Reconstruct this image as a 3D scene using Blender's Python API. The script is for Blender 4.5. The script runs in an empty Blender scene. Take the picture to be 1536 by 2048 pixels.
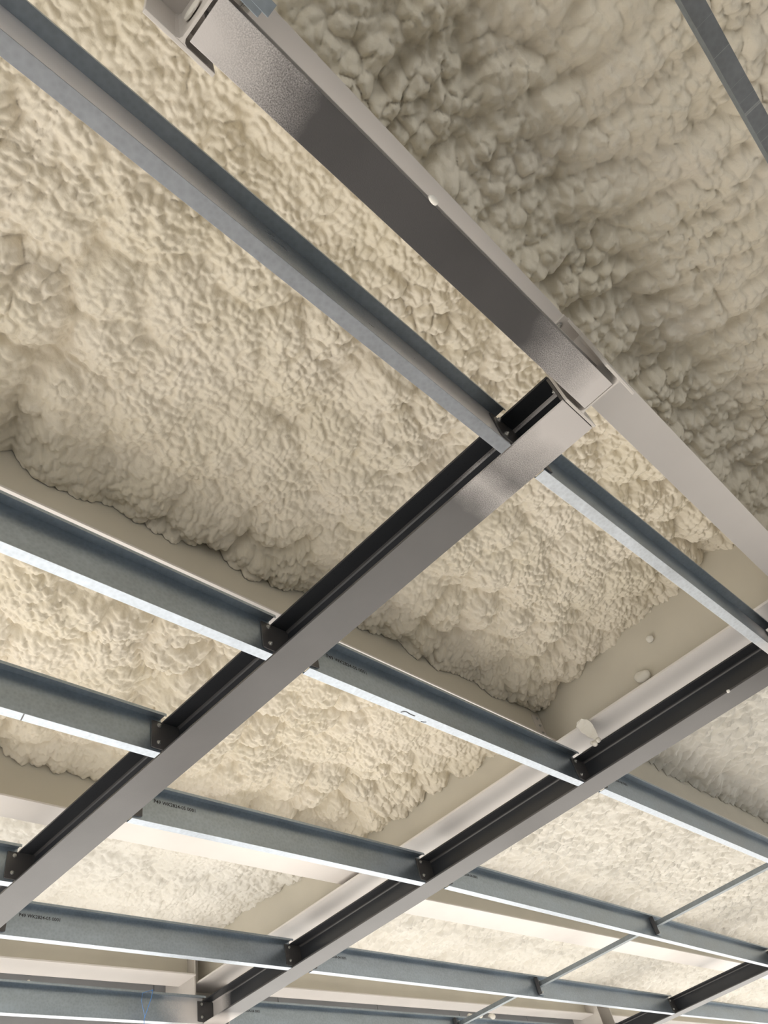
import bpy, bmesh, math, random
import numpy as np
from mathutils import Matrix, Vector

scene = bpy.context.scene
COL = scene.collection
random.seed(7)
U = 2.22          # metres per unit of frame height above the lens
ZC = 1.55         # lens height above the floor

def Z(u): return ZC + u * U

# ------------------------------------------------------------------ camera
F_PX = 1497.95
AX = (0.6917027, 0.43270018, 0.57820232)      # world X in lens axes (right, down, forward)
AY = (-0.69148275, 0.62777471, 0.35742204)
AZ = (-0.20832421, -0.64704672, 0.73343818)
cam_data = bpy.data.cameras.new('camera')
cam_data.sensor_fit = 'VERTICAL'
cam_data.sensor_height = 32.0
cam_data.lens = F_PX / 2048.0 * 32.0
cam_data.clip_start = 0.05
cam_data.clip_end = 500
cam = bpy.data.objects.new('camera', cam_data)
COL.objects.link(cam)
right = (AX[0], AY[0], AZ[0]); down = (AX[1], AY[1], AZ[1]); fwd = (AX[2], AY[2], AZ[2])
cam.matrix_world = Matrix(((right[0], -down[0], -fwd[0], 0), (right[1], -down[1], -fwd[1], 0),
                           (right[2], -down[2], -fwd[2], ZC), (0, 0, 0, 1)))
scene.camera = cam

# ------------------------------------------------------------------ sky, sun, exposure
world = bpy.data.worlds.new('daylight'); scene.world = world
world.use_nodes = True
bg = world.node_tree.nodes['Background']
bg.inputs['Color'].default_value = (0.80, 0.88, 1.0, 1)
bg.inputs['Strength'].default_value = 1.9
sun_data = bpy.data.lights.new('sun', 'SUN')
sun_data.energy = 15.0
sun_data.color = (1.0, 0.97, 0.93)
sun_data.angle = math.radians(0.6)
sun = bpy.data.objects.new('sun', sun_data); COL.objects.link(sun)
sun_dir = Vector((-0.30, -0.78, -0.55)).normalized()      # travel direction of the light
sun.rotation_euler = sun_dir.to_track_quat('-Z', 'Y').to_euler()
sun.location = (10, 30, 25)
vs = scene.view_settings
vs.view_transform = 'Standard'; vs.look = 'None'; vs.gamma = 1.0; vs.use_curve_mapping = False
vs.exposure = 0.0

# ------------------------------------------------------------------ materials
def new_mat(name):
    m = bpy.data.materials.new(name); m.use_nodes = True
    nt = m.node_tree
    return m, nt, nt.nodes['Principled BSDF']

def add(nt, kind, **inp):
    n = nt.nodes.new(kind)
    for k, v in inp.items(): n.inputs[k].default_value = v
    return n

def ramp(nt, src, stops):
    r = nt.nodes.new('ShaderNodeValToRGB')
    el = r.color_ramp.elements
    while len(el) < len(stops): el.new(0.5)
    for e, (p, c) in zip(el, stops):
        e.position = p; e.color = (*c, 1) if len(c) == 3 else c
    nt.links.new(src, r.inputs['Fac'])
    return r

def coords(nt, scale=(1, 1, 1)):
    t = nt.nodes.new('ShaderNodeTexCoord')
    mp = nt.nodes.new('ShaderNodeMapping'); mp.inputs['Scale'].default_value = scale
    nt.links.new(t.outputs['Object'], mp.inputs['Vector'])
    return mp.outputs['Vector']

def g(v): return (v, v, v)

def paint(name, base, rough, var=0.12, scale=3.0, fine=60.0, bump=0.02, spec=0.5, coat=0.0):
    m, nt, b = new_mat(name)
    v = coords(nt)
    n = add(nt, 'ShaderNodeTexNoise', Scale=scale, Detail=6.0); nt.links.new(v, n.inputs['Vector'])
    lo = tuple(c * (1 - var) for c in base); hi = tuple(min(1, c * (1 + var)) for c in base)
    r = ramp(nt, n.outputs['Fac'], [(0.3, lo), (0.7, hi)])
    nt.links.new(r.outputs['Color'], b.inputs['Base Color'])
    b.inputs['Specular IOR Level'].default_value = spec
    b.inputs['Coat Weight'].default_value = coat
    b.inputs['Coat Roughness'].default_value = 0.25
    f = add(nt, 'ShaderNodeTexNoise', Scale=fine, Detail=3.0); nt.links.new(v, f.inputs['Vector'])
    rr = ramp(nt, f.outputs['Fac'], [(0.3, g(rough * 0.85)), (0.7, g(rough * 1.15))])
    nt.links.new(rr.outputs['Color'], b.inputs['Roughness'])
    if bump:
        bp = add(nt, 'ShaderNodeBump', Strength=bump, Distance=0.01)
        nt.links.new(f.outputs['Fac'], bp.inputs['Height']); nt.links.new(bp.outputs['Normal'], b.inputs['Normal'])
    return m

def galv(name, base, rough, metallic=0.85, lines=0.0, line_col=(0.25, 0.26, 0.27)):
    m, nt, b = new_mat(name)
    v = coords(nt)
    vo = add(nt, 'ShaderNodeTexVoronoi', Scale=55.0); nt.links.new(v, vo.inputs['Vector'])
    n = add(nt, 'ShaderNodeTexNoise', Scale=2.2, Detail=7.0, Roughness=0.6)
    nt.links.new(coords(nt, (1.0, 3.0, 3.0)), n.inputs['Vector'])
    mix = nt.nodes.new('ShaderNodeMix'); mix.data_type = 'FLOAT'; mix.inputs[0].default_value = 0.72
    nt.links.new(vo.outputs['Distance'], mix.inputs[2]); nt.links.new(n.outputs['Fac'], mix.inputs[3])
    r = ramp(nt, mix.outputs[0], [(0.28, tuple(c * 0.82 for c in base)), (0.72, tuple(min(1, c * 1.12) for c in base))])
    colour = r.outputs['Color']
    if lines:
        sx = nt.nodes.new('ShaderNodeSeparateXYZ'); nt.links.new(coords(nt), sx.inputs[0])
        ln = nt.nodes.new('ShaderNodeTexNoise'); ln.noise_dimensions = '1D'
        ln.inputs['Scale'].default_value = 9.0; ln.inputs['Detail'].default_value = 1.0
        nt.links.new(sx.outputs['X'], ln.inputs['W'])
        lr = ramp(nt, ln.outputs['Fac'], [(0.4955, g(0)), (0.497, g(lines)), (0.4985, g(0))])
        mx = nt.nodes.new('ShaderNodeMix'); mx.data_type = 'RGBA'
        nt.links.new(lr.outputs['Color'], mx.inputs[0]); nt.links.new(colour, mx.inputs[6])
        mx.inputs[7].default_value = (*line_col, 1)
        colour = mx.outputs[2]
    nt.links.new(colour, b.inputs['Base Color'])
    rr = ramp(nt, n.outputs['Fac'], [(0.3, g(rough * 0.8)), (0.7, g(rough * 1.2))])
    nt.links.new(rr.outputs['Color'], b.inputs['Roughness'])
    b.inputs['Metallic'].default_value = metallic
    w = add(nt, 'ShaderNodeTexNoise', Scale=1.6, Detail=2.0); nt.links.new(v, w.inputs['Vector'])
    bp = add(nt, 'ShaderNodeBump', Strength=0.12, Distance=0.03)
    nt.links.new(w.outputs['Fac'], bp.inputs['Height']); nt.links.new(bp.outputs['Normal'], b.inputs['Normal'])
    return m

def foam_mat(name, c0, c1, fine=1.0):
    m, nt, b = new_mat(name)
    v = coords(nt)
    n = add(nt, 'ShaderNodeTexNoise', Scale=1.7, Detail=5.0, Roughness=0.6); nt.links.new(v, n.inputs['Vector'])
    r = ramp(nt, n.outputs['Fac'], [(0.32, c0), (0.68, c1)])
    nt.links.new(r.outputs['Color'], b.inputs['Base Color'])
    b.inputs['Roughness'].default_value = 0.62
    b.inputs['Specular IOR Level'].default_value = 0.25
    f = add(nt, 'ShaderNodeTexNoise', Scale=70.0, Detail=4.0, Roughness=0.6); nt.links.new(v, f.inputs['Vector'])
    vo = add(nt, 'ShaderNodeTexVoronoi', Scale=58.0); vo.feature = 'SMOOTH_F1'
    nt.links.new(v, vo.inputs['Vector'])
    ad = nt.nodes.new('ShaderNodeMath'); ad.operation = 'SUBTRACT'
    nt.links.new(f.outputs['Fac'], ad.inputs[0]); nt.links.new(vo.outputs['Distance'], ad.inputs[1])
    bp = add(nt, 'ShaderNodeBump', Strength=0.35 * fine, Distance=0.006)
    nt.links.new(ad.outputs[0], bp.inputs['Height']); nt.links.new(bp.outputs['Normal'], b.inputs['Normal'])
    return m

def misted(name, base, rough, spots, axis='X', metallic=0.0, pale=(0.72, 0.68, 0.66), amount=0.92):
    """steel with pale patches (primer mist, plus painted reflection on the first purlin web) at given places along the member: spots = (centre, half width, softness) in metres"""
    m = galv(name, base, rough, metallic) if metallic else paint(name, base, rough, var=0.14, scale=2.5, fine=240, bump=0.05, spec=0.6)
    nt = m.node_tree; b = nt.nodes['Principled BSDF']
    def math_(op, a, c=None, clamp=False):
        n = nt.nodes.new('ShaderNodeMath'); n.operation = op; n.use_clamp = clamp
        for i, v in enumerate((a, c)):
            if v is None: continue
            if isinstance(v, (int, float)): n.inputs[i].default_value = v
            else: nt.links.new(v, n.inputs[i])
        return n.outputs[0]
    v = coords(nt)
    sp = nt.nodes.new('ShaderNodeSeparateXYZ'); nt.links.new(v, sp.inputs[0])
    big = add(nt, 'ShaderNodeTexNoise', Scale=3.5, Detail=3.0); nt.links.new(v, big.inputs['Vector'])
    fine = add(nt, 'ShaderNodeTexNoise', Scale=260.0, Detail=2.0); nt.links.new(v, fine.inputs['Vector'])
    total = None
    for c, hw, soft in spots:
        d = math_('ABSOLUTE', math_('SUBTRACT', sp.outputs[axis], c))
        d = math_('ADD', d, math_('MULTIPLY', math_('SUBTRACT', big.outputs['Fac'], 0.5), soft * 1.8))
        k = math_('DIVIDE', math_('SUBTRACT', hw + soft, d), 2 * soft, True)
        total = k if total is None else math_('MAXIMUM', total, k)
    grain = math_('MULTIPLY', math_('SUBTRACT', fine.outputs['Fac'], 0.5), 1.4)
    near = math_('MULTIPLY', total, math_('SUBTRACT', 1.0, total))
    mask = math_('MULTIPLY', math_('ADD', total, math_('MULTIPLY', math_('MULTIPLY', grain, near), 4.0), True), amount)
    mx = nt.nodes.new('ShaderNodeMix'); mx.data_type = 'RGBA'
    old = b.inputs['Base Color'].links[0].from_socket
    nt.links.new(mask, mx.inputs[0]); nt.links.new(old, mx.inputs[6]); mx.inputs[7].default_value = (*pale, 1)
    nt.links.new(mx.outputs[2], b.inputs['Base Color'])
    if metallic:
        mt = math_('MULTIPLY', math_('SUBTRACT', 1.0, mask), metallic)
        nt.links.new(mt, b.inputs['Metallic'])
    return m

def plain(name, col, rough=0.5, metallic=0.0):
    return paint(name, col, rough, var=0.1, scale=8.0, fine=80.0, bump=0.0) if not metallic else galv(name, col, rough, metallic)

M = {
    'dark': paint('dark_grey_steel_paint', (0.072, 0.069, 0.070), 0.34, var=0.14, scale=2.5, fine=240, bump=0.05, spec=0.6),
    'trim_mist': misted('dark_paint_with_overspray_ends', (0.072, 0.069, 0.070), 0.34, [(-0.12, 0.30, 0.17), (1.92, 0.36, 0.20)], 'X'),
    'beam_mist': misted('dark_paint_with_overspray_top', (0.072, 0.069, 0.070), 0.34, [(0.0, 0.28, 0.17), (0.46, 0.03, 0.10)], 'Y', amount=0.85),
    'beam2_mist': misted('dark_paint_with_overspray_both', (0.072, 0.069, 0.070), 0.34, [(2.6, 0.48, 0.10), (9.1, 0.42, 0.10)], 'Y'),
    'beam2_web': misted('recess_shade_paint_with_overspray', (0.030, 0.032, 0.037), 0.32, [(9.1, 0.42, 0.08)], 'Y'),  # second beam web: recess shade put into the base colour, plus primer mist
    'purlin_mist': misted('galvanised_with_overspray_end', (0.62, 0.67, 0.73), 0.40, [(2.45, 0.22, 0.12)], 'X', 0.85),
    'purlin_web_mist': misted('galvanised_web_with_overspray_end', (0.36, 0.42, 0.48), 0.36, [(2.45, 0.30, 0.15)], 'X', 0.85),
    'first_web': misted('galvanised_web_with_overspray_and_glare', (0.36, 0.42, 0.48), 0.32, [(3.45, 0.75, 0.35), (5.3, 0.55, 0.30)], 'X', 0.85, amount=0.85),  # pale patches: part primer mist, part bright reflection painted into the colour
    'bounce_tint': paint('pale_paint_with_foam_bounce', (0.66, 0.62, 0.53), 0.5, var=0.06, scale=1.5, fine=120, bump=0.02),  # web paint yellowed to carry the warm light bounced off the foam
    'flange_pale': paint('pale_flange_paint', (0.78, 0.74, 0.71), 0.40, var=0.04, scale=2.0, fine=90, bump=0.01),
    'bar': galv('dull_galvanised_bar', (0.26, 0.29, 0.31), 0.45),
    'dark_web': paint('recess_shade_steel_paint', (0.030, 0.032, 0.037), 0.32, var=0.14, scale=2.5, fine=240, bump=0.03, spec=0.5),  # beam paint darkened on webs and top flanges, recess shade in the colour
    'light': paint('pale_grey_steel_paint', (0.66, 0.62, 0.58), 0.42, var=0.05, scale=2.0, fine=90, bump=0.01),
    'galv': galv('galvanised_steel', (0.36, 0.42, 0.48), 0.36),
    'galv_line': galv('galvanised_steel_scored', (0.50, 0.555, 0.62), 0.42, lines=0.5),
    'galv_plain': galv('galvanised_steel_shaded', (0.30, 0.32, 0.35), 0.5, lines=0.12),  # first purlin flange, base darkened to imitate the shaded floor it mirrors
    'galv_scratch': galv('galvanised_steel_scratched', (0.30, 0.32, 0.34), 0.42, lines=0.9, line_col=(0.9, 0.92, 0.92)),
    'foam': foam_mat('cream_foam', (0.775, 0.712, 0.58), (0.835, 0.772, 0.662)),
    'foam_far': foam_mat('pale_cream_foam', (0.785, 0.755, 0.685), (0.845, 0.82, 0.76), 0.9),
    'bolt': galv('zinc_bolt', (0.62, 0.62, 0.60), 0.35, 0.9),
    'ink': paint('black_ink', (0.03, 0.03, 0.035), 0.6, bump=0),
    'string': paint('blue_nylon', (0.10, 0.30, 0.72), 0.5, bump=0),
    'wall': paint('grey_wall_panel', (0.42, 0.43, 0.45), 0.6, var=0.05),
    'white_wall': paint('white_wall_panel', (0.72, 0.71, 0.69), 0.7, var=0.04),
    'concrete': paint('concrete_slab', (0.56, 0.53, 0.49), 0.65, var=0.25, scale=0.8, fine=20, bump=0.1),
    'ground': paint('pale_gravel', (0.50, 0.47, 0.42), 0.9, var=0.2, scale=0.5, fine=15, bump=0.1),
    'deck': paint('roof_deck', (0.55, 0.52, 0.46), 0.7, var=0.08),
}

# ------------------------------------------------------------------ object helpers
def link(name, me, mat, parent=None, loc=None):
    o = bpy.data.objects.new(name, me)
    COL.objects.link(o)
    if mat is not None:
        me.materials.clear(); me.materials.append(mat)
    if parent is not None:
        o.parent = parent
    elif loc is not None:
        o.location = loc
    return o

def tag(o, label=None, cat=None, group=None, kind=None):
    if label: o['label'] = label
    if cat: o['category'] = cat
    if group: o['group'] = group
    if kind: o['kind'] = kind
    return o

def thing(name, loc, rz=0.0, label=None, cat=None, group=None, kind=None):
    o = bpy.data.objects.new(name, None)
    o.empty_display_size = 0.1
    COL.objects.link(o); o.location = loc; o.rotation_euler = (0, 0, rz)
    return tag(o, label, cat, group, kind)

def bm_box(bm, x0, x1, y0, y1, z0, z1):
    vs_ = [bm.verts.new(p) for p in ((x0, y0, z0), (x1, y0, z0), (x1, y1, z0), (x0, y1, z0),
                                     (x0, y0, z1), (x1, y0, z1), (x1, y1, z1), (x0, y1, z1))]
    for f in ((3, 2, 1, 0), (4, 5, 6, 7), (0, 1, 5, 4), (1, 2, 6, 5), (2, 3, 7, 6), (3, 0, 4, 7)):
        bm.faces.new([vs_[i] for i in f])

def box(name, lo, hi, mat, parent=None, bevel=0.0, org=None):
    """axis aligned box; coordinates are local to the parent (or world for top level)"""
    bm = bmesh.new()
    base = (0, 0, 0)
    if parent is None:
        base = ((lo[0] + hi[0]) / 2, (lo[1] + hi[1]) / 2, lo[2])
    bm_box(bm, lo[0] - base[0], hi[0] - base[0], lo[1] - base[1], hi[1] - base[1], lo[2] - base[2], hi[2] - base[2])
    if bevel:
        bmesh.ops.bevel(bm, geom=list(bm.edges), offset=bevel, segments=2, affect='EDGES', profile=0.7)
    me = bpy.data.meshes.new(name); bm.to_mesh(me); bm.free()
    return link(name, me, mat, parent, base)

def extrude_poly(name, pts, axis, a0, a1, mat, parent, bevel=0.0):
    """pts: polygon in the plane across the axis ('x': (y,z), 'y': (x,z), 'z': (x,y))"""
    bm = bmesh.new()
    def P(p, a):
        return {'x': (a, p[0], p[1]), 'y': (p[0], a, p[1]), 'z': (p[0], p[1], a)}[axis]
    A = [bm.verts.new(P(p, a0)) for p in pts]; B = [bm.verts.new(P(p, a1)) for p in pts]
    n = len(pts)
    bm.faces.new(A[::-1]); bm.faces.new(B)
    for i in range(n): bm.faces.new((A[i], A[(i + 1) % n], B[(i + 1) % n], B[i]))
    bmesh.ops.recalc_face_normals(bm, faces=list(bm.faces))
    if bevel:
        bmesh.ops.bevel(bm, geom=list(bm.edges), offset=bevel, segments=2, affect='EDGES', profile=0.7)
    me = bpy.data.meshes.new(name); bm.to_mesh(me); bm.free()
    return link(name, me, mat, parent)

_bolt_me = None
def bolt(parent, loc, axis='-y', r=0.011):
    """hexagon head on a washer, shared mesh"""
    global _bolt_me
    if _bolt_me is None:
        bm = bmesh.new()
        bmesh.ops.create_cone(bm, cap_ends=True, segments=14, radius1=1.25, radius2=1.25, depth=0.22,
                              matrix=Matrix.Translation((0, 0, 0.11)))
        bmesh.ops.create_cone(bm, cap_ends=True, segments=6, radius1=0.95, radius2=0.85, depth=0.7,
                              matrix=Matrix.Translation((0, 0, 0.55)))
        bmesh.ops.create_cone(bm, cap_ends=True, segments=8, radius1=0.45, radius2=0.42, depth=0.5,
                              matrix=Matrix.Translation((0, 0, 1.1)))
        _bolt_me = bpy.data.meshes.new('bolt'); bm.to_mesh(_bolt_me); bm.free()
        _bolt_me.materials.append(M['bolt'])
    o = bpy.data.objects.new('bolt', _bolt_me); COL.objects.link(o)
    o.parent = parent; o.location = loc; o.scale = (r, r, r)
    o.rotation_euler = {'-y': (math.pi / 2, 0, 0), '+y': (-math.pi / 2, 0, 0), '-x': (0, -math.pi / 2, 0),
                        '+x': (0, math.pi / 2, 0), '-z': (math.pi, 0, 0)}[axis]
    return o

def tube(name, pts, rad, mat, parent=None, seg=8):
    bm = bmesh.new()
    pts = [Vector(p) for p in pts]; rings = []
    for i, p in enumerate(pts):
        t = (pts[min(i + 1, len(pts) - 1)] - pts[max(i - 1, 0)]).normalized()
        a = t.orthogonal().normalized(); b = t.cross(a)
        if rings:
            a = (prev_a - t * prev_a.dot(t)).normalized(); b = t.cross(a)
        prev_a = a
        rings.append([bm.verts.new(p + (a * math.cos(k * math.tau / seg) + b * math.sin(k * math.tau / seg)) * rad) for k in range(seg)])
    for A, B in zip(rings, rings[1:]):
        for k in range(seg): bm.faces.new((A[k], A[(k + 1) % seg], B[(k + 1) % seg], B[k]))
    bm.faces.new(rings[0][::-1]); bm.faces.new(rings[-1])
    me = bpy.data.meshes.new(name); bm.to_mesh(me); bm.free()
    for p in me.polygons: p.use_smooth = True
    return link(name, me, mat, parent)

# ------------------------------------------------------------------ room shell
X0, X1, Y0, Y1 = -9.0, 27.0, -10.0, 3.06 * U
tag(box('floor', (X0, Y0, -0.2), (X1, Y1, 0.0), M['concrete']), kind='structure')
tag(box('ground', (X0 - 40, Y0 - 40, -0.5), (X1 + 40, Y1 + 60, -0.22), M['ground']), kind='structure')
tag(box('ceiling', (X0, Y0, Z(1.50)), (X1, Y1 + 0.3, Z(1.53)), M['deck']), kind='structure')
tag(box('wall_left', (X0 - 0.2, Y0, 3.4), (X0, Y1, Z(1.50)), M['white_wall']), kind='structure')
tag(box('wall_front', (X0, Y0 - 0.2, 3.4), (X1, Y0, Z(1.50)), M['white_wall']), kind='structure')
# far gable: solid above, open below
tag(box('wall_right', (X1, Y0, 3.2), (X1 + 0.2, Y1, Z(1.50)), M['white_wall']), kind='structure')
# eaves wall: cladding above the open bays, built as panels
hdr = box('wall_back', (X0, Y1 + 0.06, Z(0.95)), (X1, Y1 + 0.16, Z(1.50)), M['wall'])
tag(hdr, kind='structure')
k = 0
xx = X0
while xx < X1 - 0.01:
    w = min(1.5, X1 - xx)
    c = (X0 + X1) / 2
    p = box('cladding_panel', (xx + 0.004 - c, -0.10, 0.0), (xx + w - 0.004 - c, -0.052, Z(1.50) - Z(0.95)), M['wall'], hdr, bevel=0.003)
    xx += 1.5

# ------------------------------------------------------------------ steel sections
def h_section_x(name, x0, x1, yc, z0, depth, width, tf, tw, mat, label, cat, group=None, rz=0.0, web=None, top=None):
    """H section running along X; returns the thing. base = start of the bottom flange centre line"""
    t = thing(name, (x0, yc, z0), rz, label, cat, group)
    L = x1 - x0
    box('bottom_flange', (0, -width / 2, 0), (L, width / 2, tf), mat, t, bevel=0.002)
    box('web', (0.002, -tw / 2, tf), (L - 0.002, tw / 2, depth - tf), web or mat, t)
    box('top_flange', (0, -width / 2, depth - tf), (L, width / 2, depth), top or mat, t, bevel=0.002)
    for s in (-1, 1):   # root fillets
        for zz, sg in ((tf, 1), (depth - tf, -1)):
            extrude_poly('fillet', [(s * tw / 2, zz), (s * (tw / 2 + 0.012), zz), (s * (tw / 2 + 0.004), zz + sg * 0.004), (s * tw / 2, zz + sg * 0.012)],
                         'x', 0.004, L - 0.004, mat, t)
    return t

def h_section_y(name, xc, y0, y1, z0, depth, width, tf, tw, mat, label, cat, group=None, web=None, top=None):
    t = thing(name, (xc, y0, z0), 0, label, cat, group)
    L = y1 - y0
    box('bottom_flange', (-width / 2, 0, 0), (width / 2, L, tf), mat, t, bevel=0.002)
    box('web', (-tw / 2, 0.002, tf), (tw / 2, L - 0.002, depth - tf), web or mat, t)
    box('top_flange', (-width / 2, 0, depth - tf), (width / 2, L, depth), top or mat, t, bevel=0.002)
    for s in (-1, 1):
        for zz, sg in ((tf, 1), (depth - tf, -1)):
            extrude_poly('fillet', [(s * tw / 2, zz), (s * (tw / 2 + 0.012), zz), (s * (tw / 2 + 0.004), zz + sg * 0.004), (s * tw / 2, zz + sg * 0.012)],
                         'y', 0.004, L - 0.004, mat, t)
    return t

RB_Z = 1.17          # underside of the roof beams
PT_Z = 1.145         # underside of the portal rafters
BW = 0.0925 * U      # suspended beam width
BD = 0.083 * U       # suspended beam depth
BX = [(0.8728, 0.9653), (2.073, 2.170), (5.19, 5.29)]        # suspended beams: flange edges in x
PX = [2.1225, 5.235]                                          # portal centre lines

# --- portal rafters (pale, run along Y) and their columns
P_LABEL = ['pale cream portal rafter directly above the dark beam with the hanging foam scrap']
for i, px in enumerate(PX):
    if i == 0: h_section_y('portal_rafter', px * U, -6.0, 2.885 * U, Z(PT_Z), (1.485 - PT_Z) * U, 0.135 * U, 0.016, 0.012, M['flange_pale'],
                P_LABEL[i], 'rafter', web=M['bounce_tint'])
    c = thing('portal_column', (px * U, 2.90 * U, 0), 0,
              ['pale steel column at the eaves end of the rafter over the second dark beam', 'pale steel column at the eaves behind the farthest dark beam'][i], 'column')
    H = Z(1.485)
    for s in (-1, 1):
        xa = s * 0.0825 * U
        box('flange', (xa - 0.0 if s < 0 else xa - 0.014, -0.10 * U, 0), (xa + 0.014 if s < 0 else xa, 0.10 * U, H), M['light'], c, bevel=0.002)
    box('web', (-0.0825 * U + 0.014, -0.004, 0), (0.0825 * U - 0.014, 0.006, H), M['light'], c)
    box('base_plate', (-0.22, -0.26, 0.0), (0.22, 0.26, 0.02), M['light'], c, bevel=0.003)

# --- roof beams (pale, run along X)
def roof_beam(x0, x1, yc, width, label):
    return h_section_x('roof_beam', x0 * U, x1 * U, yc * U, Z(RB_Z), (1.485 - RB_Z) * U, width * U, 0.012, 0.009, M['flange_pale'], label, 'beam', web=M['bounce_tint'])
PA, PB = PX[0] - 0.0035, PX[0] + 0.0035
roof_beam(-3.0, PA, 0.077, 0.0805, 'pale grey roof beam the two short hanger posts drop from')
roof_beam(-3.0, PA, 0.976, 0.080, 'pale roof beam half buried in foam on the left of the portal rafter')
roof_beam(-3.0, PA, 1.911, 0.097, 'pale roof beam with a broad white underside crossing behind the first dark beam')
roof_beam(-3.0, PX[0] - .083, 2.847, 0.118, 'pale eaves beam meeting the near face of the steel column')
roof_beam(PB, 11.0, 0.976, 0.080, 'pale roof beam with a foam skirt beyond the portal rafter')
roof_beam(PB, 11.0, 2.010, 0.125, 'pale roof beam with a wide lavender underside crossed by the thin sag bar')
roof_beam(PX[0] + .083, PX[1] - .083, 2.885, 0.10, 'pale eaves beam behind the thin sag bar with foam crumbs below')
roof_beam(PX[1] + .083, 11.0, 2.885, 0.10, 'pale eaves beam beyond the farthest dark beam')

# --- hanger posts
def hanger(xc, yc, label):
    t = thing('hanger_post', (xc * U, yc * U, Z(1.0)), 0, label, 'hanger')
    h = (RB_Z - 1.0) * U
    w, d, tf, tw = 0.0925 * U, 0.0915 * U, 0.012, 0.008
    for s in (-1, 1):
        y_in = s * (d / 2 - tf); y_out = s * d / 2
        box('flange', (-w / 2, min(y_in, y_out), 0), (w / 2, max(y_in, y_out), h), M['light'], t, bevel=0.0025)
    box('web', (-tw / 2, -d / 2 + tf, 0.0), (tw / 2, d / 2 - tf, h), M['light'], t, bevel=0.0012)
    for sx in (-1, 1):
        for sy in (-1, 1):
            a, b = sx * tw / 2, sy * (d / 2 - tf)
            extrude_poly('fillet', [(a, b), (a + sx * 0.013, b), (a + sx * 0.004, b - sy * 0.004), (a, b - sy * 0.013)], 'z', 0.001, h, M['light'], t)
    cp = box('cap_plate', (-w / 2 - 0.03, -d / 2 + 0.004, h - 0.014), (w / 2 + 0.03, d / 2 - 0.004, h - 0.001), M['light'], t, bevel=0.002)
    for sx in (-1, 1):
        for sy in (-1, 1):
            bolt(cp, (sx * (w / 2 + 0.012), sy * 0.055, h - 0.014), '-z', 0.012)
    return t
hanger(0.921, 0.079, 'short pale H-section hanger post where the dark beams meet')
hanger(0.1000, 0.0857, 'short pale H-section hanger post with a foam smear on its inside')

# --- trimmer beam between the hangers
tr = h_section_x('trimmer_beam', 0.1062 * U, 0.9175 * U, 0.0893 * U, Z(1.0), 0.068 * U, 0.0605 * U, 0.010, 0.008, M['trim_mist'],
                 'short glossy dark steel beam with pale over-spray, spanning between the two hanger posts', 'beam', web=M['dark_web'], top=M['light'], rz=math.atan2(-0.0085, 0.8126))

# --- suspended dark beams with their cleats
B_LABEL = ['dark grey steel beam bolted to the hanger post end',
           'dark steel beam with a scrap of foam hanging from its top edge',
           'farthest dark steel beam, past the sag bars']
beams = []
for i, (xa, xb) in enumerate(BX):
    y_start = 0.1262 * U if i == 0 else -1.2 * U
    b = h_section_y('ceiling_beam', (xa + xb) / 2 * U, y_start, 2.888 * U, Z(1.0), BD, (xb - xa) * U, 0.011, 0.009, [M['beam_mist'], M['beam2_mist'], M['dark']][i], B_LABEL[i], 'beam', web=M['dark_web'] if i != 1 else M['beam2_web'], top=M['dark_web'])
    beams.append((b, (xa + xb) / 2 * U, y_start))
b0 = beams[0][0]
ep = box('end_plate', (-BW / 2 + 0.004, -0.002, 0.006), (BW / 2 - 0.004, 0.010, BD - 0.004), M['dark'], b0, bevel=0.0015)
for sx in (-1, 1):
    for zz in (0.05, 0.135):
        bolt(ep, (sx * 0.055, 0.010, zz), '+y', 0.011)

def cleat(bi, side, y_web):
    """plate on the lens side of a purlin web, welded to the beam web"""
    b, xc, ys = beams[bi]
    xt = side * (BW / 2 + 0.066)
    xi = side * 0.0045
    y1 = y_web * U - 0.0016 - ys; y0 = y1 - 0.008
    z0, z1 = 0.014, BD - 0.012
    pts = [(xi, z1), (xt, z1), (xt, z0 + 0.004), (xt - side * 0.02, z0), (xi, z0)]
    c = extrude_poly('cleat', pts, 'y', y0, y1, M['dark'], b, bevel=0.001)
    for zz in (0.050, 0.150):
        bolt(c, (xt - side * 0.042, y0, zz), '-y', 0.0095)

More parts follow.
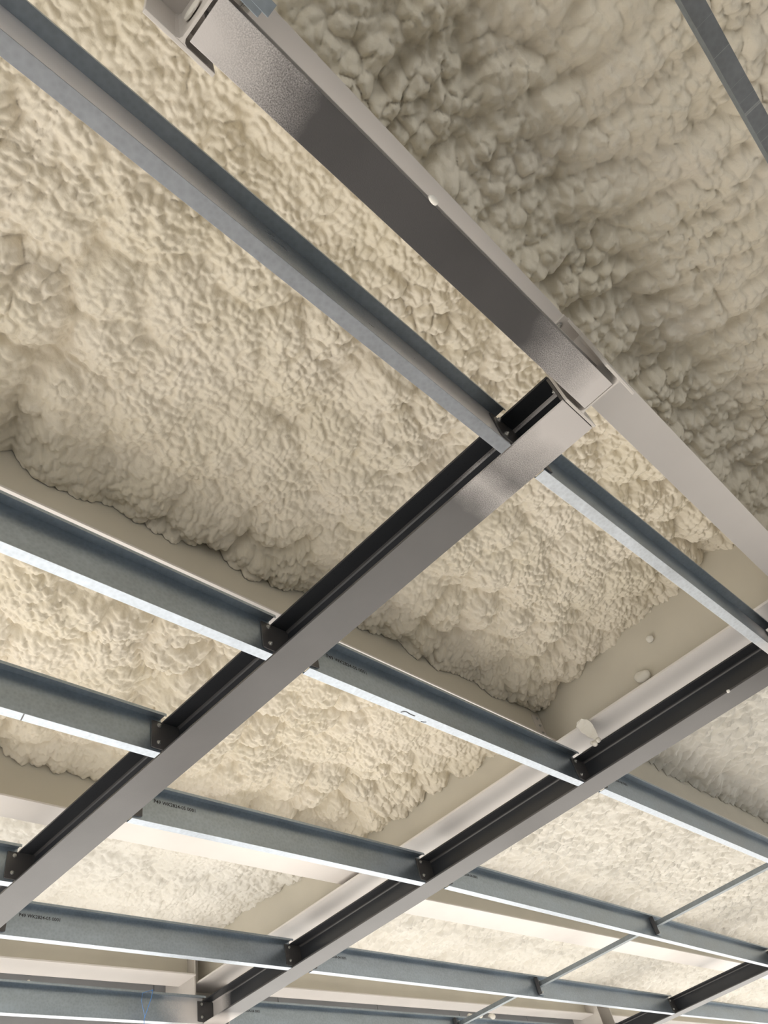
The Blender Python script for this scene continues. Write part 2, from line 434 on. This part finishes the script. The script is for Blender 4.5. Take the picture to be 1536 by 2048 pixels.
# --- purlins (galvanised Z sections, run along X)
PD, PBF, PTF, TH = 0.0905 * U, 0.0235 * U, 0.0235 * U, 0.0028
def purlin(x0, x1, y0, y1, label, group=None, flange='galv_line', text=None, web='galv'):
    """bottom flange outer edge runs from (x0,y0) to (x1,y1), in frame units"""
    L = math.hypot((x1 - x0), (y1 - y0)) * U
    rz = math.atan2(y1 - y0, x1 - x0)
    t = thing('z_purlin', (x0 * U, y0 * U, Z(1.0)), rz, label, 'purlin', group)
    yw = -PBF                      # web plane (lens side face)
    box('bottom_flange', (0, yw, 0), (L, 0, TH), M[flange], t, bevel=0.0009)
    box('bottom_lip', (0, -TH, TH), (L, 0, 0.016), M['galv'], t)
    box('web', (0, yw, TH), (L, yw + TH, PD - TH), M[web], t)
    box('top_flange', (0, yw - PTF, PD - TH), (L, yw + TH, PD), M['galv'], t, bevel=0.0009)
    box('top_lip', (0, yw - PTF, PD - 0.016), (L, yw - PTF + TH, PD - TH), M['galv'], t)
    if text:
        cu = bpy.data.curves.new('printed_mark', 'FONT'); cu.body = text; cu.size = 0.0295
        cu.resolution_u = 2; cu.offset = 0.0005
        tmp = bpy.data.objects.new('tmp', cu); COL.objects.link(tmp)
        dg = bpy.context.evaluated_depsgraph_get()
        me = bpy.data.meshes.new_from_object(tmp.evaluated_get(dg))
        bpy.data.objects.remove(tmp)
        w = max(v.co.x for v in me.vertices)
        sc = 0.285 / w
        for v in me.vertices: v.co.x *= sc
        me.name = 'printed_mark'
        o = link('printed_mark', me, M['ink'], t)
        o.rotation_euler = (math.pi / 2, 0, 0)
        o.location = (0.060 * U, yw - 0.0006, 0.0545 * U)
        tag(o, 'black stencilled production code')
    return t

XE1, XS1 = 0.8695, 0.969      # purlin ends either side of the first dark beam
XE2, XS2 = 2.0705, 2.178
XE3, XS3 = 5.187, 5.294
MARK1, MARK2 = 'P49 WK2824-05 0001', 'P49 WK2824-04 0001'
# bay left of the first beam
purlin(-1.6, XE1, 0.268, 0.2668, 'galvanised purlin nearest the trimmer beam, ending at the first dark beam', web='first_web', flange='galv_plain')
purlin(-1.6, XE1, 0.925, 0.9268, 'galvanised purlin running along below the half buried roof beam to the first dark beam')
seamed = purlin(-1.6, XE1, 1.319, 1.327, 'galvanised purlin with a seam across its underside, left of the first dark beam')
purlin(-1.6, XE1, 1.975, 1.98, 'galvanised purlin stub at the eaves end of the first dark beam')
for y in (0.2668, 0.9265, 1.3265, 1.98): cleat(0, -1, y - 0.0235)
# middle bay
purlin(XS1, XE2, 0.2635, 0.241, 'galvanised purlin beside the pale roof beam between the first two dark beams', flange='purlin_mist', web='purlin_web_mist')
scuffed = purlin(XS1, XE2, 0.9226, 0.9226, 'galvanised purlin with a printed code, under the foam corner at the portal rafter', text=MARK1)
purlin(XS1, XE2, 1.5936, 1.5925, 'galvanised purlin with a printed code, above the broad white roof beam underside', text=MARK1)
purlin(XS1, XE2, 2.2660, 2.281, 'galvanised purlin with a printed code, next to the one with the blue string', text=MARK1)
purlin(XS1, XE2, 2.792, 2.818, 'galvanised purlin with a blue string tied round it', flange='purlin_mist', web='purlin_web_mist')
for y0_, ys_ in ((0.2635, 0.241), (0.9226, 0.9226), (1.5936, 1.5925), (2.266, 2.281), (2.792, 2.818)):
    cleat(0, 1, y0_ - 0.0235); cleat(1, -1, ys_ - 0.0235)
def strip(name, pts, w, mat, parent):
    """flat mark under a bottom flange; pts local x, y"""
    bm = bmesh.new(); L_, R_ = [], []
    for i, p in enumerate(pts):
        a, b = Vector(pts[max(i - 1, 0)]), Vector(pts[min(i + 1, len(pts) - 1)])
        t = (b - a).normalized(); n = Vector((-t.y, t.x))
        L_.append((p[0] + n.x * w / 2, p[1] + n.y * w / 2)); R_.append((p[0] - n.x * w / 2, p[1] - n.y * w / 2))
    rows = [[bm.verts.new((q[0], q[1], z)) for q in (l, r) for z in (-0.0008, 0.0004)] for l, r in zip(L_, R_)]
    for A, B in zip(rows, rows[1:]):
        for i, j in ((0, 2), (2, 3), (3, 1), (1, 0)): bm.faces.new((A[i], A[j], B[j], B[i]))
    bm.faces.new([rows[0][k] for k in (0, 1, 3, 2)]); bm.faces.new([rows[-1][k] for k in (2, 3, 1, 0)])
    bmesh.ops.recalc_face_normals(bm, faces=list(bm.faces))
    me = bpy.data.meshes.new(name); bm.to_mesh(me); bm.free()
    return link(name, me, mat, parent)
def loc_pts(pts, x0, y0): return [((x - x0) * U, (y - y0) * U) for x, y in pts]
strip('scuff_mark', loc_pts([(1.2761, 0.9172), (1.281, 0.9110), (1.2885, 0.9090), (1.298, 0.9105), (1.307, 0.9115), (1.321, 0.9111)], XS1, 0.9226), 0.006, M['ink'], scuffed)
strip('scuff_mark', loc_pts([(1.352, 0.9200), (1.3616, 0.9185), (1.367, 0.9150)], XS1, 0.9226), 0.006, M['ink'], scuffed)
strip('joint_seam', [(2.15 * U, -0.0225 * U), (2.155 * U, -0.0005 * U)], 0.006, M['dark'], seamed)
# long bay
purlin(XS2, XE3, 0.9147, 0.926, 'galvanised purlin in the long bay, one end of the first sag bar', text=MARK2)
purlin(XS2, XE3, 1.5805, 1.650, 'galvanised purlin in the long bay carrying two sag bars', text=MARK2)
purlin(XS2, XE3, 2.285, 2.345, 'galvanised purlin in the long bay next to the eaves', text=MARK2)
purlin(XS2, XE3, 2.825, 2.86, 'galvanised purlin along the eaves with foam crumbs on top', text=MARK2)
for y0_, ys_ in ((0.9147, 0.926), (1.5805, 1.65), (2.285, 2.345), (2.825, 2.86)):
    cleat(1, 1, y0_ - 0.0235); cleat(2, -1, ys_ - 0.0235)
purlin(XS2, XE3, 0.235, 0.24, 'galvanised purlin in the long bay beside the pale roof beam line')
# beyond the third beam
for y, lb in ((1.66, 'galvanised purlin beyond the farthest dark beam, mid slope'), (2.35, 'galvanised purlin beyond the farthest dark beam, next to the eaves'),
              (2.86, 'galvanised purlin beyond the farthest dark beam, along the eaves')):
    purlin(XS3, 9.5, y, y + 0.02, lb)
    cleat(2, 1, y - 0.0235)
# overhead purlin on the other side of the roof beam
purlin(-1.6, 3.2, -0.309, -0.325, 'scratched galvanised purlin alone under the shaded foam field', flange='galv_scratch')

# --- sag bars
def sag_bar(x, ya, yb, label):
    t = thing('sag_bar', (x * U, ya * U, Z(1.045)), 0, label, 'sag bar', 'sag bars')
    L = (yb - ya) * U
    box('flat_leg', (-0.030, 0.012, 0), (0.030, L - 0.012, 0.004), M['bar'], t, bevel=0.001)
    box('upright_leg', (-0.030, 0.012, 0.004), (-0.026, L - 0.012, 0.042), M['bar'], t)
    br = box('end_bracket', (-0.05, L - 0.012, -0.08), (0.05, L - 0.006, 0.09), M['galv'], t, bevel=0.001)
    box('end_bracket', (-0.06, L - 0.05, -0.08), (-0.054, L - 0.006, 0.09), M['dark'], t, bevel=0.001)
    box('end_bracket', (-0.04, 0.004, -0.05), (0.04, 0.012, 0.06), M['galv'], t, bevel=0.001)
    for zz in (-0.05, 0.06): bolt(br, (0.02, L - 0.012, zz), '-y', 0.010)
sag_bar(3.735, 0.9205 + 0.002, 1.616 - 0.0235, 'thin grey sag bar between the first two purlins of the long bay')
sag_bar(3.725, 1.616 + 0.002, 2.315 - 0.0235, 'thin grey sag bar crossing under the wide lavender roof beam')
sag_bar(3.69, 2.315 + 0.002, 2.842 - 0.0235, 'thin grey sag bar running to the eaves purlin')

# ------------------------------------------------------------------ spray foam
def hash2(ix, iy, s):
    h = (ix.astype(np.int64) * 374761393 + iy.astype(np.int64) * 668265263 + s * 1442695041) & 0xFFFFFFFF
    h = ((h ^ (h >> 13)) * 1274126177) & 0xFFFFFFFF
    h = ((h ^ (h >> 16)) * 2246822519) & 0xFFFFFFFF
    return ((h ^ (h >> 15)) & 0xFFFFFF) / float(0x1000000)

def vnoise(x, y, s):
    ix, iy = np.floor(x), np.floor(y); fx, fy = x - ix, y - iy
    fx = fx * fx * (3 - 2 * fx); fy = fy * fy * (3 - 2 * fy)
    a, b = hash2(ix, iy, s), hash2(ix + 1, iy, s); c, d = hash2(ix, iy + 1, s), hash2(ix + 1, iy + 1, s)
    return (a + (b - a) * fx) * (1 - fy) + (c + (d - c) * fx) * fy

def fbm(x, y, s, n=3):
    t, a, tot = 0, 1.0, 0
    for i in range(n):
        t = t + a * vnoise(x * 2 ** i + 17.3 * i, y * 2 ** i - 9.1 * i, s + i); tot += a; a *= 0.5
    return t / tot

def domes(x, y, s, power=1.0, groove=0.0):
    """rounded pebble domes: 1 at the cell centre, creased between cells"""
    ix, iy = np.floor(x), np.floor(y)
    best = np.full(x.shape, 9.0); second = np.full(x.shape, 9.0)
    for dx in (-1, 0, 1):
        for dy in (-1, 0, 1):
            cx, cy = ix + dx, iy + dy
            px = cx + 0.5 + (hash2(cx, cy, s) - 0.5) * 0.9; py = cy + 0.5 + (hash2(cx, cy, s + 11) - 0.5) * 0.9
            rr = 0.75 + 0.5 * hash2(cx, cy, s + 23)
            d = ((x - px) ** 2 + (y - py) ** 2) / rr
            second = np.minimum(second, np.maximum(best, d))
            best = np.minimum(best, d)
    if not np.isscalar(groove) or groove:
        gap = np.sqrt(second) - np.sqrt(best)
        return 0.5 - np.clip(best / 0.42, 0, 1.25) ** power - groove * np.exp(-(gap / 0.11) ** 2)
    return 0.5 - np.clip(best / 0.42, 0, 1.25) ** power

def foam_panel(label, xa, xb, ya, yb, z_of, step, style, edges, mat='foam', seed=1):
    """xa..yb frame units; z_of(x,y) underside level in frame units; edges: list of (axis, value, drop_m, width_m)"""
    nx = int((xb - xa) * U / step) + 1; ny = int((yb - ya) * U / step) + 1
    gx = np.linspace(xa * U, xb * U, nx); gy = np.linspace(ya * U, yb * U, ny)
    X, Y = np.meshgrid(gx, gy)
    wx = X + 0.05 * (fbm(X / 0.16, Y / 0.16, seed + 50) - 0.5) + 0.016 * (vnoise(X / 0.035, Y / 0.035, seed + 52) - 0.5)
    wy = Y + 0.05 * (fbm(X / 0.16, Y / 0.16, seed + 60) - 0.5) + 0.016 * (vnoise(X / 0.035, Y / 0.035, seed + 62) - 0.5)
    base = ZC + U * z_of(X / U, Y / U)
    a = style
    sy = a.get('stretch', 1.0)
    rough = fbm(X / 0.55, Y / 0.55, seed + 5, 2)                 # where clusters are strong
    mask = np.clip((rough - 0.35) / 0.3, 0, 1)
    crack = np.clip((fbm(X / 0.35, Y / 0.35, seed + 77, 2) - 0.42) / 0.25, 0, 1)
    h = 0.09 * (fbm(X / 0.9, Y / 0.9, seed + 1, 2) - 0.5) * a.get('low', 1.0)
    h = h + a['big'] * (0.50 + 0.8 * mask) * (domes(wx / 0.27, wy * sy / 0.27, seed + 2, groove=0.12))
    h = h + a['mid'] * (0.5 + 0.6 * mask) * domes(wx / a.get('mid_cell', 0.085) + 3.3, wy * sy / a.get('mid_cell', 0.085), seed + 3, groove=0.45 * crack)
    h = h + a['small'] * (0.6 + 0.8 * fbm(X / 0.3, Y / 0.3, seed + 14, 2)) * domes(wx / a.get('small_cell', 0.033) + 1.7, wy * sy / a.get('small_cell', 0.033), seed + 4)
    h = h + a.get('tiny', 0.0) * domes(wx / 0.021, wy * sy / 0.021, seed + 6)
    if a.get('wrinkle', 0):
        wr = fbm((wx + 0.25 * Y) / 0.065, wy / 0.21, seed + 41, 3)
        h = h + a['wrinkle'] * (0.5 - np.abs(2 * wr - 1) * 2.2)
    if a.get('ridge', 0):
        ang = a.get('ridge_ang', 0.0)
        q = X * math.cos(ang) + Y * math.sin(ang) + 0.40 * (fbm(X / 0.8, Y / 0.8, seed + 8, 3) - 0.5)
        ph = q / a.get('ridge_len', 0.2)
        h = h + a['ridge'] * (np.abs(np.sin(ph * math.pi)) - 0.6) * (0.5 + 0.8 * fbm(X / 0.5, Y / 0.5, seed + 9, 2))
    for ax, v, drop, wid in edges:
        d = np.abs((X if ax == 'x' else Y) - v * U)
        vary = 0.45 + 1.1 * fbm(X / 0.30, Y / 0.30, seed + 31, 3)
        h = h + drop * vary * np.exp(-(d / wid) ** 2)
    zz = base - h
    co = np.stack([X - X.mean(), Y - Y.mean(), zz - base.mean()], -1).reshape(-1, 3)
    idx = np.arange(nx * ny).reshape(ny, nx)
    q = np.stack([idx[:-1, :-1], idx[1:, :-1], idx[1:, 1:], idx[:-1, 1:]], -1).reshape(-1, 4)   # facing down
    me = bpy.data.meshes.new('spray_foam')
    me.vertices.add(len(co)); me.vertices.foreach_set('co', co.astype(np.float32).ravel())
    me.loops.add(q.size); me.loops.foreach_set('vertex_index', q.astype(np.int32).ravel())
    me.polygons.add(len(q)); me.polygons.foreach_set('loop_start', np.arange(0, q.size, 4, dtype=np.int32))
    me.polygons.foreach_set('loop_total', np.full(len(q), 4, dtype=np.int32))
    me.polygons.foreach_set('use_smooth', np.ones(len(q), dtype=bool))
    me.update(calc_edges=True)
    o = link('spray_foam', me, M[mat], None, (float(X.mean()), float(Y.mean()), float(base.mean())))
    tag(o, label, 'spray foam', None, 'stuff')
    return o

PEB = dict(big=0.075, mid=0.024, small=0.0150, tiny=0.0, low=1.4)
FIELD = dict(big=0.050, mid=0.030, small=0.016, tiny=0.0, low=1.0, small_cell=0.042, ridge=0.052, ridge_len=0.21, ridge_ang=0.25)
FAR = dict(big=0.024, mid=0.020, small=0.024, wrinkle=0.036, tiny=0.0, low=0.7, stretch=0.42, mid_cell=0.11, small_cell=0.046, ridge=0.03, ridge_len=0.15, ridge_ang=-0.2)
wt = 0.003
xl, xr = PX[0] - wt, PX[0] + wt
foam_panel('shaded ridged cream spray foam field beyond the hanger roof beam', -0.70, xl, -1.10, 0.075, lambda x, y: 1.43 + 0 * x, 0.0074, FIELD,
           [('y', 0.077, 0.10, 0.16), ('x', PX[0], 0.03, 0.2)], seed=100)
foam_panel('lumpy cream spray foam between the hanger roof beam and the half buried beam', -0.75, xl, 0.079, 0.972,
           lambda x, y: 1.425 - 0.085 * y, 0.0060, PEB, [('y', 0.077, 0.03, 0.15), ('y', 0.976, 0.075, 0.17), ('x', PX[0], 0.0, 0.2)], seed=200)
foam_panel('cream spray foam between the half buried beam and the white bottomed beam', -0.45, xl, 0.980, 1.907,
           lambda x, y: 1.345 - 0.02 * (y - 1), 0.0073, PEB, [('y', 0.976, 0.02, 0.15), ('y', 1.911, 0.05, 0.15), ('x', PX[0], 0.11, 0.22)], seed=300)
foam_panel('cream spray foam next to the eaves, left of the portal rafter', -0.15, xl, 1.915, 2.843,
           lambda x, y: 1.33 + 0 * x, 0.011, dict(PEB, big=0.035, mid=0.02), [('y', 1.911, 0.02, 0.15), ('y', 2.847, 0.03, 0.15), ('x', PX[0], 0.02, 0.2)], mat='foam_far', seed=400)
foam_panel('finely wrinkled cream foam beyond the portal rafter with a skirt on the roof beam', xr, PX[1] - wt, -0.25, 0.972,
           lambda x, y: 1.40 - 0.05 * y, 0.0105, FAR, [('y', 0.976, 0.06, 0.2), ('x', PX[0], 0.02, 0.2)], mat='foam_far', seed=500)
foam_panel('finely wrinkled cream foam above the first sag bar', xr, PX[1] - wt, 0.980, 2.006,
           lambda x, y: 1.345 + 0 * x, 0.0095, FAR, [('y', 0.976, 0.02, 0.2), ('y', 2.01, 0.05, 0.2), ('x', PX[0], 0.02, 0.2)], mat='foam_far', seed=600)
foam_panel('finely wrinkled cream foam above the second sag bar', xr, PX[1] - wt, 2.014, 2.881,
           lambda x, y: 1.33 + 0 * x, 0.016, FAR, [('y', 2.01, 0.02, 0.2), ('y', 2.885, 0.03, 0.2)], mat='foam_far', seed=700)
foam_panel('distant cream foam past the farthest dark beam, away from the eaves', PX[1] - wt, 9.5, 0.980, 2.006,
           lambda x, y: 1.345 + 0 * x, 0.020, FAR, [('y', 0.976, 0.02, 0.2), ('y', 2.01, 0.05, 0.2)], mat='foam_far', seed=600)
foam_panel('distant cream foam past the farthest dark beam, along the eaves', PX[1] - wt, 9.5, 2.014, 2.881,
           lambda x, y: 1.33 + 0 * x, 0.020, FAR, [('y', 2.01, 0.02, 0.2), ('y', 2.885, 0.03, 0.2)], mat='foam_far', seed=700)

# ------------------------------------------------------------------ small things
def lump(name, loc, r, label, cat, seed=0, stretch=(1, 1, 1), group=None, rot=(0, 0, 0), sub=3):
    bm = bmesh.new()
    bmesh.ops.create_icosphere(bm, subdivisions=sub, radius=1.0)
    rng = random.Random(seed)
    cs = [Vector((rng.uniform(-1, 1), rng.uniform(-1, 1), rng.uniform(-1, 1))).normalized() for _ in range(9)]
    for v in bm.verts:
        n = v.co.normalized()
        d = max(n.dot(c) for c in cs)
        v.co = n * (0.72 + 0.32 * max(0, d) ** 2)
        v.co = Vector((v.co.x * r * stretch[0], v.co.y * r * stretch[1], v.co.z * r * stretch[2]))
    me = bpy.data.meshes.new(name); bm.to_mesh(me); bm.free()
    for p in me.polygons: p.use_smooth = True
    o = link(name, me, M['foam_far'], None, loc); o.rotation_euler = rot
    return tag(o, label, cat, group)

# scrap of foam hanging over the top edge of the second beam
sc = thing('foam_scrap', (2.066 * U, 0.806 * U, Z(1.088)), 0, 'torn pale foam scrap perched on the top edge of the dark beam', 'foam scrap')
def leaf(name, pts, th, parent):
    bm = bmesh.new()
    front = [bm.verts.new(p) for p in pts]
    back = [bm.verts.new((p[0] + th, p[1] + th * 0.4, p[2])) for p in pts]
    n = len(pts)
    bm.faces.new(front); bm.faces.new(back[::-1])
    for i in range(n): bm.faces.new((front[i], back[i], back[(i + 1) % n], front[(i + 1) % n]))
    bmesh.ops.recalc_face_normals(bm, faces=list(bm.faces))
    bmesh.ops.triangulate(bm, faces=list(bm.faces))
    bmesh.ops.subdivide_edges(bm, edges=list(bm.edges), cuts=2, use_grid_fill=True)
    rng = random.Random(3)
    for v in bm.verts: v.co += Vector((rng.uniform(-1, 1), rng.uniform(-1, 1), rng.uniform(-1, 1))) * 0.003
    me = bpy.data.meshes.new(name); bm.to_mesh(me); bm.free()
    return link(name, me, M['foam_far'], parent)
leaf('foam_flap', [(-0.012, -0.015, -0.012), (-0.018, 0.025, 0.04), (-0.035, 0.055, 0.09), (-0.058, 0.06, 0.13), (-0.066, 0.04, 0.155),
                   (-0.066, 0.0, 0.15), (-0.058, -0.03, 0.13), (-0.046, -0.045, 0.10), (-0.028, -0.04, 0.05), (-0.016, -0.035, 0.01)], 0.010, sc)
for i, (dx, dy, dz, r) in enumerate(((-0.006, 0.012, -0.018, 0.020), (-0.006, -0.020, -0.010, 0.018), (-0.008, 0.030, -0.004, 0.013))):
    bm = bmesh.new(); bmesh.ops.create_icosphere(bm, subdivisions=2, radius=r)
    for v in bm.verts: v.co *= 1 + 0.15 * math.sin(v.co.x * 300 + v.co.z * 260 + i)
    me = bpy.data.meshes.new('foam_bead'); bm.to_mesh(me); bm.free()
    for p in me.polygons: p.use_smooth = True
    o = link('foam_bead', me, M['foam_far'], sc); o.location = (dx, dy, dz)

lump('foam_blob', (2.1225 * U - 0.037, 0.594 * U, Z(1.20)), 0.055, 'pale foam blob stuck low on the portal rafter web', 'foam blob', 4, (0.5, 1.2, 0.9))
lump('foam_blob', (2.1225 * U - 0.025, 0.514 * U, Z(1.2946)), 0.028, 'small foam blob higher up on the portal rafter web', 'foam blob', 5, (0.6, 1, 1))
lump('foam_crumb', (2.0735 * U, 0.3934 * U, Z(1.0) + 0.003), 0.012, 'tiny white foam crumb on the lower edge of the second dark beam', 'foam crumb', 6, sub=2)
lump('foam_crumb', (0.4509 * U, 0.0515 * U, Z(1.0) + 0.008), 0.016, 'white foam crumb on the edge of the trimmer beam', 'foam crumb', 7, (1.5, 0.8, 0.8), sub=2)
for i, (x, y) in enumerate(((3.80, 2.806), (3.88, 2.804), (3.985, 2.80))):
    lump('foam_crumb', (x * U, y * U, Z(1.0905) + 0.020), 0.032 + 0.005 * i, ['smallest white foam crumb on the eaves purlin, touching the sag bar end', 'middle sized white foam crumb on the eaves purlin near the sag bar', 'largest white foam crumb on the eaves purlin near the sag bar'][i], 'foam crumb', 8 + i, (1.4, 1, 0.8), 'crumbs on the eaves purlin', sub=2)
lump('foam_crumb', (1.335 * U, 2.765 * U, Z(1.0905) + 0.008), 0.012, 'single foam crumb on the purlin with the blue string', 'foam crumb', 12, sub=2)
lump('foam_smear', (0.0952 * U, 0.098 * U, Z(1.05)), 0.05, 'whitish foam smear inside the hanger post', 'foam smear', 13, (0.12, 0.7, 1.0))

# blue string round the eaves purlin
yy = 2.805 * U
st = thing('blue_string', (1.80 * U, yy, Z(0.95)), 0, 'thin blue string looped round the eaves purlin', 'string')
zt = Z(1.0905) - Z(0.95) + 0.004; zb = Z(1.0) - Z(0.95) - 0.004
yf = -(0.0235 * 2) * U - 0.006
tube('strand', [(0.05, -0.05, zt), (0.04, yf, zt), (0.025, yf - 0.003, zt - 0.06), (0.0, yf - 0.004, zt - 0.12), (-0.02, -0.0235 * U - 0.03, zb), (-0.03, yf, -0.05), (-0.03, yf, -0.3)], 0.0028, M['string'], st)
tube('strand', [(0.04, yf, zt), (-0.06, yf - 0.004, zt - 0.03), (-0.07, yf - 0.004, zt - 0.09), (-0.03, yf, zb)], 0.0018, M['string'], st)

# bolts at the joint of the half buried roof beam and the portal rafter
jp = thing('joint_plate', ((PX[0] - 0.006) * U, 0.976 * U - 0.0045, Z(1.19)), 0, 'pale bolted joint plate where the half buried roof beam meets the portal rafter', 'joint plate')
pl = box('plate', (-0.115, -0.008, 0), (-0.012, 0.0, 0.215), M['light'], jp, bevel=0.001)
for zz in (0.07, 0.13, 0.19): bolt(pl, (-0.06, -0.008, zz), '-y', 0.010)

# galvanised bracket beside the foam-smeared hanger
gb = thing('galvanised_bracket', (0.135 * U, 0.0260 * U, Z(1.0) - 0.034), 0, 'cut end of a galvanised bracket beside the foam smeared hanger post', 'bracket')
box('plate', (-0.12, 0.0, 0.0), (0.040, 0.035, 0.004), M['galv'], gb, bevel=0.001)
box('upright', (-0.12, 0.035, 0.0), (0.022, 0.052, 0.033), M['galv'], gb, bevel=0.001)
